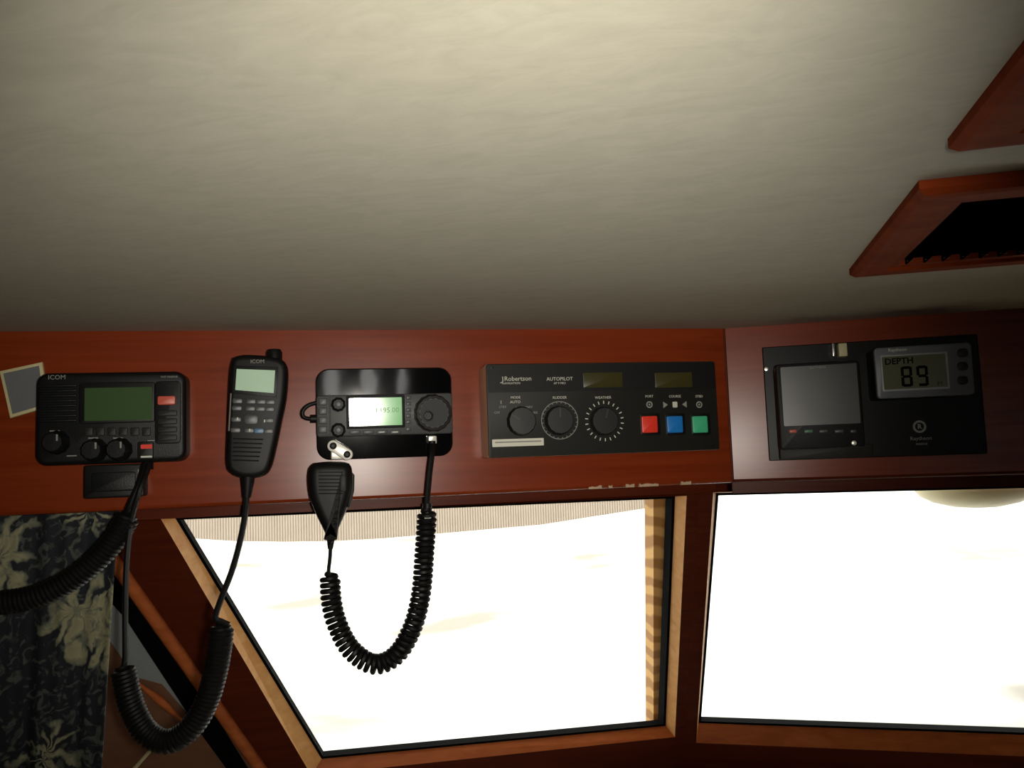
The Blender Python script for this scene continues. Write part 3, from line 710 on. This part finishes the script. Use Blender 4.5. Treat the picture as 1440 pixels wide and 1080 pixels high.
# hand mic
dv = Dev('hand_microphone', 'plain black palm microphone hanging under the gloss plate against the window', 'microphone', FL, 465, 690)
OF = .044
outl = [(441, 651), (463, 649), (486, 650), (494, 656), (496, 672), (495, 690), (489, 714), (478, 740), (470, 757), (467, 766), (462, 766), (457, 751), (444, 724), (435, 700), (432, 676), (434, 658)]
P3 = [Vector((*dv.P(x, y, OF), 0)) for x, y in outl]; pl = [(p.x, p.y) for p in catmull(P3 + [P3[0]], .003)[:-1]]
b = MB(); prism(b, pl, -OF, -.018, BLACK2, .011, 6); dv.part('body', b)
b = MB(); c = dv.P(464, 676, OF); ins = inset(ccw(pl), .0045); lo = [(x, z) for x, z in ins]
for k in range(7):
    y = 664 + k * 5; p0, p1 = dv.P(448, y, OF), dv.P(482, y, OF); tube(b, [(p0[0], -OF - .0002, p0[1]), (p1[0], -OF - .0002, p1[1])], .0006, BLACK2, 6)
dv.part('sound_slots', b)
b = MB(); p0, p1 = dv.P(478, 672, OF), dv.P(487, 676, OF); prism(b, dv.R(478, 668, 487, 692, OF, .003), -OF - .0012, -OF + .003, SATIN, .001); dv.part('talk_marking', b)
b = MB(); p = dv.P(497, 688, .03); prism(b, [dv.P(495, 664, .03), dv.P(498.5, 668, .03), dv.P(498, 690, .03), dv.P(492, 714, .03), dv.P(489, 712, .03)], -.036, -.024, SATIN, .001); dv.part('talk_button', b)
b = MB(); p = dv.P(470, 655, .02); lathe(b, p[0], p[1], [(.005, -.0065), (.005, -.0185)], SILVER, 16); dv.part('hang_button', b)
P_ = lambda x, y, o=.032: dv.P3(x, y, o)
b = MB(); tube(b, [P_(466, 748), P_(465, 762), P_(464.5, 772)], .005, BLACK2, 12, [.0065, .0042, .003]); dv.part('strain_relief', b)
b = MB(); tube(b, catmull([P_(465, 765), P_(464, 785), P_(462, 803), P_(464, 810)], .004), .0022, BLACK2, 8)
cpath = [P_(464, 806), P_(466, 845), P_(475, 880), P_(495, 915), P_(527, 934), P_(558, 920), P_(580, 882), P_(592, 835), P_(597, 775), P_(601, 716)]
tube(b, coil_path(cpath, .0090, .0064, 16), .0031, BLACK2, 7)
tube(b, catmull([P_(601, 714), P_(601, 700), P_(604, 665), P_(607, 640), P_(607.5, 624, .02)], .004), .0036, BLACK2, 8); dv.part('coiled_cord', b)
b = MB(); c0 = P_(601, 722); tube(b, [P_(600.5, 724), P_(601, 708)], .0056, BLACK2, 12)
prism(b, dv.R(597, 727, 606, 729, .042, .0003), -.0425, -.0415, INK)
dv.part('cord_collar', b)
b = MB(); tube(b, [P_(607.5, 634, .02), P_(607.5, 620, .02)], .0045, BLACK2, 12); dv.part('plug', b)

# autopilot
dv = Dev('autopilot_panel', 'wide charcoal autopilot panel with three round dials and red, blue and green keys', 'control panel', FL, 845, 575)
OF = .05
cs = [dv.P(685, 509.5, OF), dv.P(1008.5, 509.5, OF), dv.P(1010, 634, OF), dv.P(685, 643, OF)]
x0 = (cs[0][0] + cs[3][0]) / 2; x1 = (cs[1][0] + cs[2][0]) / 2; z1 = (cs[0][1] + cs[1][1]) / 2; z0 = (cs[2][1] + cs[3][1]) / 2
HOUS = mat('brown_grey_housing', (196, 148, 118), .4, vary=.1)
b = MB(); prism(b, rrect((x0 + x1) / 2, (z0 + z1) / 2, x1 - x0, z1 - z0, .003), -OF + .002, 0, HOUS, .001); dv.part('housing', b, None, 'brownish grey side walls')
b = MB(); prism(b, rrect((x0 + x1) / 2, (z0 + z1) / 2, x1 - x0 - .0006, z1 - z0 - .0006, .003), -OF, -OF + .003, SATIN, .0008); dv.part('face_plate', b)
b = MB(); zz = dv.P(850, 549, OF)[1]; prism(b, [(x0 + .002, zz), (x1 - .002, zz), (x1 - .002, z1 - .002), (x0 + .002, z1 - .002)], -OF - .0006, -OF + .001, BLACK2); dv.part('upper_band', b)
for a0, a1 in ((820, 875), (921, 973)):
    b = MB(); prism(b, dv.R(a0, 524, a1, 545, OF, .001), -OF - .001, -OF, LCD_AMBER, .0003); dv.part('display', b, None, 'dim olive display')
for i, (px, py) in enumerate(((734, 592), (787, 591), (850, 592))):
    c = dv.P(px, py, OF + .004); r = .0172
    b = MB(); lathe(b, c[0], c[1], [(r * 1.04, -OF + .001), (r * 1.02, -OF - .001), (r * .97, -OF - .006), (r * .9, -OF - .0078), (.0005, -OF - .008)], mat('dial_knob', (26, 25, 24), .45, vary=.1), 56, .012, 28); kk = dv.part('dial_knob', b)
    b = MB(); ax = math.radians((150, 90, 75)[i]); pts_ = []
    for u, v_ in ((.2, -.04), (.85, -.04), (.85, .04), (.2, .04)):
        pts_.append((c[0] + r * (u * math.cos(ax) - v_ * math.sin(ax)), c[1] + r * (u * math.sin(ax) + v_ * math.cos(ax))))
    prism(b, pts_, -OF - .0085, -OF - .0078, KEY); dv.part('pointer', b, kk)
b = MB(); yt = -OF - .0003
for i, (px, py, R0) in enumerate(((787, 591, .0225), (850, 592, .0225))):
    c = dv.P(px, py, OF)
    if i == 0:
        n = 64; rin, rout = R0 - .0004, R0 + .0005; v = []; f = []
        for k in range(n):
            a = 2 * math.pi * k / n
            for rr in (rin, rout): v.append((c[0] + rr * math.cos(a), yt, c[1] + rr * math.sin(a)))
        for k in range(n): j = (k + 1) % n; f.append((2 * k, 2 * k + 1, 2 * j + 1, 2 * j))
        b.add(v, f, INKG)
    for k in range(24 if i == 0 else 22):
        a = 2 * math.pi * (k + .5) / (24 if i == 0 else 22); u = Vector((math.cos(a), math.sin(a))); w_ = Vector((-u.y, u.x)) * (.00042 if i == 0 else .0006)
        ra, rb = (R0 - .002, R0 + .0005) if i == 0 else (R0 - .0015, R0 + .0022)
        cc = Vector(c); q = [cc + u * ra - w_, cc + u * rb - w_, cc + u * rb + w_, cc + u * ra + w_]
        b.add([(p.x, yt, p.y) for p in q], [(0, 1, 2, 3)], INKG if i == 0 else INK)
        if i == 1 or k % 3 == 0:
            p = cc + u * (R0 + .0042)
            if i == 0: p = cc + u * (R0 + .0030)
dv.part('dial_scale', b)
b = MB()
def T(s, px, py, size, m=INKG, al='CENTER', bd=0): b = MB(); c = dv.P(px, py, OF + .0006); text(b, s, c[0], c[1], -OF - .0008, size, m, al, bd); dv.part('lettering', b)
T('Robertson', 709, 533, .0078, INK, 'LEFT'); T('NAVIGATION', 706, 539.3, .0036, INK, 'LEFT')
c = dv.P(705.5, 534.5, OF)
tube(b, catmull([(c[0] + .001, -OF - .001, c[1] + .004), (c[0] + .001, -OF - .001, c[1] - .002), (c[0] - .002, -OF - .001, c[1] - .0035)], .001), .0006, INK, 6)
T('AUTOPILOT', 787, 533, .0060, INK); T('AP 9 MK3', 787, 539, .0036, INK)
T('MODE', 725, 559, .0042, INK); T('AUTO', 724.5, 565.5, .0046, INK); T('STBY', 707, 572.5, .0042); T('NAV', 744, 572.5, .0042); T('OFF', 699, 580.5, .0040); T('WORK', 749, 580.5, .0042)
T('1', 704.5, 566, .006, INK); T('|', 725.5, 572.5, .0035)
T('RUDDER', 787, 559.2, .0045, INK); T('WEATHER', 848, 559.2, .0045, INK)
T('PORT', 913, 557.5, .0042, INK); T('COURSE', 949, 557.5, .0042, INK); T('STBD', 983, 557.5, .0042, INK)
dv.part('emblem', b)
def keyicon(px, py, kind):
    b = MB(); c = dv.P(px, py, OF); y = -OF - .0006
    if kind == 'ring':
        for r0, r1 in ((.0026, .0042), (.0, .0013)):
            n = 24; v = []; f = []
            for k in range(n):
                a = 2 * math.pi * k / n
                for rr in (r0, r1): v.append((c[0] + rr * math.cos(a), y, c[1] + rr * math.sin(a)))
            for k in range(n): j = (k + 1) % n; f.append((2 * k, 2 * k + 1, 2 * j + 1, 2 * j))
            b.add(v, f, INKG)
    else:
        prism(b, rrect(c[0], c[1], .0062, .0072, .001), y, -OF, INK)
        for s in (-1, 1):
            e = c[0] + s * .0125
            prism(b, [(e - .003, c[1] - .004 if s < 0 else c[1]), (e + .003, c[1]) if s < 0 else (e + .003, c[1] - .004), (e - .003, c[1] + .004) if s < 0 else (e + .003, c[1] + .004)], y, -OF, INKG)
    return dv.part('key_icon', b)
keyicon(913, 569, 'ring'); keyicon(949, 569, 'arrows'); keyicon(983, 569, 'ring')
for px, m, lab, wd in ((914, REDB, 'red push key', 11), (949.5, BLUEB, 'blue push key', 11), (985, GREENB, 'green push key', 10.5)):
    b = MB(); prism(b, dv.R(px - wd - 3, 581.5, px + wd + 3, 612, OF, .002), -OF - .0012, -OF, BLACK2, .0006); kb = dv.part('key_surround', b)
    b = MB(); prism(b, dv.R(px - wd, 585, px + wd, 608.5, OF + .004, .0016), -OF - .004, -OF, m, .001); dv.part('push_key', b, kb, lab)
b = MB(); prism(b, dv.R(692, 617, 764.5, 627.5, OF, .0006), -OF - .0008, -OF, LABELM); ls = dv.part('label_strip', b, None, 'pale printed label strip')
b = MB(); c0, c1 = dv.P(696, 622.3, OF), dv.P(761, 622.3, OF); box(b, c0[0], c1[0], -OF - .0011, -OF - .0008, c0[1] - .0008, c0[1] + .0008, INKG); dv.part('print', b, ls)
b = MB()
for px, py in ((692, 517), (1001, 515), (1002, 627)):
    b = MB(); c = dv.P(px, py, OF); lathe(b, c[0], c[1], [(.0022, -OF + .001), (.002, -OF - .0008), (.0003, -OF - .001)], BLACK2, 14); dv.part('screw', b)

# right instrument plate
dv = Dev('instrument_plate', 'rectangular gloss black plate with round white emblem set in the right fascia', 'plate', FR_, 1230, 560)
q = [dv.P(1071, 487, .006), dv.P(1375, 471, .006), dv.P(1389, 638, .006), dv.P(1082.5, 648, .006)]
xa = (q[0][0] + q[3][0]) / 2; xb = (q[1][0] + q[2][0]) / 2; za = (q[0][1] + q[1][1]) / 2; zb2 = (q[2][1] + q[3][1]) / 2
b = MB(); prism(b, rrect((xa + xb) / 2, (za + zb2) / 2, xb - xa, za - zb2, .0015), -.006, 0, mat('semi_gloss_black_panel', (7, 7, 7), .35, spec=.15), .001); dv.part('plate', b, smooth=False)
b = MB(); c = dv.P(1293, 600, .006); yt = -.0064
for r0, r1 in ((.0052, .0078),):
    n = 32; v = []; f = []
    for k in range(n):
        a = 2 * math.pi * k / n
        for rr in (r0, r1): v.append((c[0] + rr * math.cos(a), yt, c[1] + rr * math.sin(a)))
    for k in range(n): j = (k + 1) % n; f.append((2 * k, 2 * k + 1, 2 * j + 1, 2 * j))
    b.add(v, f, INKG)
text(b, 'R', c[0], c[1], yt, .008, INKG, bold=.0003)
c = dv.P(1295, 616.5, .006); text(b, 'Raytheon', c[0], c[1], yt, .0066, INKG)
c = dv.P(1296, 624.5, .006); text(b, 'MARINE', c[0], c[1], yt, .0038, INKG)
dv.part('emblem', b, None, 'pale round emblem over small lettering')
b = MB()
for px, py in ((1077.5, 519), (1380, 628)):
    b = MB(); c = dv.P(px, py, .006); lathe(b, c[0], c[1], [(.0026, -.006), (.0024, -.0075), (.0003, -.0078)], SILVER if px < 1200 else BLACK, 16); dv.part('screw', b)  # left head is silver to put a highlight at the plate edge

dv = Dev('monitor', 'small square black monitor with dark screen on the gloss plate', 'monitor', FR_, 1152, 567)
OF = .05
b = MB(); prism(b, dv.R(1094, 509, 1213, 631, OF, .004), -OF, -.0061, BLACK, .002); dv.part('body', b)
b = MB(); prism(b, dv.R(1099, 513, 1208, 598, OF, .002), -OF - .0012, -OF + .001, SCREEN, .0005); dv.part('screen', b, None, 'dark unlit screen', smooth=False)
for px, m, w_ in ((1115, REDL, 5), (1137, mat('dark_green_key', (70, 120, 90), .4), 6), (1158, GREYF, 6), (1180, GREYF, 6), (1200, KEY, 4)):
    b = MB(); prism(b, dv.R(px - w_, 604.3, px + w_, 608.6, OF, .001), -OF - .0015, -OF + .001, m, .0004); dv.part('key', b)
b = MB(); c = dv.P(1201, 623, OF); lathe(b, c[0], c[1], [(.003, -OF + .001), (.0028, -OF - .001), (.0003, -OF - .0015)], CHROME, 16); dv.part('sensor', b, None, 'small bright metal dot')
b = MB(); c = dv.P(1150, 517, OF); text(b, 'RAYTHEON', c[0], c[1], -OF - .0014, .0035, INKG); dv.part('lettering', b)
b = MB(); prism(b, dv.R(1097, 626, 1228, 645, .03, .002), -.03, -.0061, SATIN, .001); dv.part('lower_ledge', b)
b = MB(); prism(b, dv.R(1179.5, 482.5, 1191.5, 501, .02, .001), -.02, -.0061, CREAM, .0008)
prism(b, dv.R(1170.5, 482.5, 1174, 501, .02, .001), -.02, -.0061, SILVER, .0004)
dv.part('mounting_tab', b, None, 'pale metal tab above the screen')

dv = Dev('depth_display', 'grey bezelled depth display reading 89 at the top right of the gloss plate', 'display', FR_, 1300, 520)
OF = .06
b = MB(); prism(b, dv.R(1231.5, 484.5, 1369, 557.5, OF, .004), -OF + .004, -.0061, BLACK, .002); dv.part('housing', b)
b = MB(); prism(b, dv.R(1231, 485, 1369, 558, OF, .005, 5), -OF, -OF + .006, BEZEL, .0018, 2); bz = dv.part('bezel', b)
b = MB(); prism(b, dv.R(1239, 497, 1334, 549, OF, .0015), -OF - .0012, -OF + .001, mat('pale_grey_rim', (150, 156, 156), .4), .0008); lf_ = dv.part('lcd_frame', b)
b = MB(); prism(b, dv.R(1241.5, 499.5, 1331, 546, OF + .001, .0008), -OF - .0016, -OF - .001, LCD_OLIVE); lc = dv.part('lcd', b, lf_, 'dim olive lcd')
SEG = {'8': 'abcdefg', '9': 'abcdfg'}
b = MB()
def seg7(ch, cx_, cz_, w_, h_, t):
    y = -OF - .0019
    R_ = {'a': (-w_ / 2 + t * .6, w_ / 2 - t * .6, h_ / 2 - t, h_ / 2), 'g': (-w_ / 2 + t * .6, w_ / 2 - t * .6, -t / 2, t / 2), 'd': (-w_ / 2 + t * .6, w_ / 2 - t * .6, -h_ / 2, -h_ / 2 + t),
          'f': (-w_ / 2, -w_ / 2 + t, t * .25, h_ / 2 - t * .3), 'b': (w_ / 2 - t, w_ / 2, t * .25, h_ / 2 - t * .3), 'e': (-w_ / 2, -w_ / 2 + t, -h_ / 2 + t * .3, -t * .25), 'c': (w_ / 2 - t, w_ / 2, -h_ / 2 + t * .3, -t * .25)}
    for s in SEG[ch]: x0_, x1_, z0_, z1_ = R_[s]; box(b, cx_ + x0_, cx_ + x1_, y, y + .0004, cz_ + z0_, cz_ + z1_, INKB)
c = dv.P(1275, 529.5, OF + .001); seg7('8', c[0], c[1], .0125, .0245, .0032)
c = dv.P(1297, 528.5, OF + .001); seg7('9', c[0], c[1], .0125, .0245, .0032)
dv.part('digits', b, lc)
b = MB(); c = dv.P(1264, 508, OF + .001); text(b, 'DEPTH', c[0], c[1] - .0002, -OF - .0018, .0105, INKB, bold=.0002); dv.part('lcd_text', b, lc)
b = MB()
c = dv.P(1322, 540, OF + .001); text(b, 'FT', c[0], c[1], -OF - .0018, .006, INKB)
dv.part('lcd_text', b, lc)
b = MB(); c = dv.P(1262, 492, OF); text(b, 'Raytheon', c[0], c[1], -OF - .0002, .0055, INK); dv.part('lettering', b)
for py in (496, 515, 535):
    b = MB(); prism(b, dv.R(1346, py - 6, 1361, py + 6, OF, .004), -OF - .002, -OF + .001, SATIN, .001); dv.part('key', b)
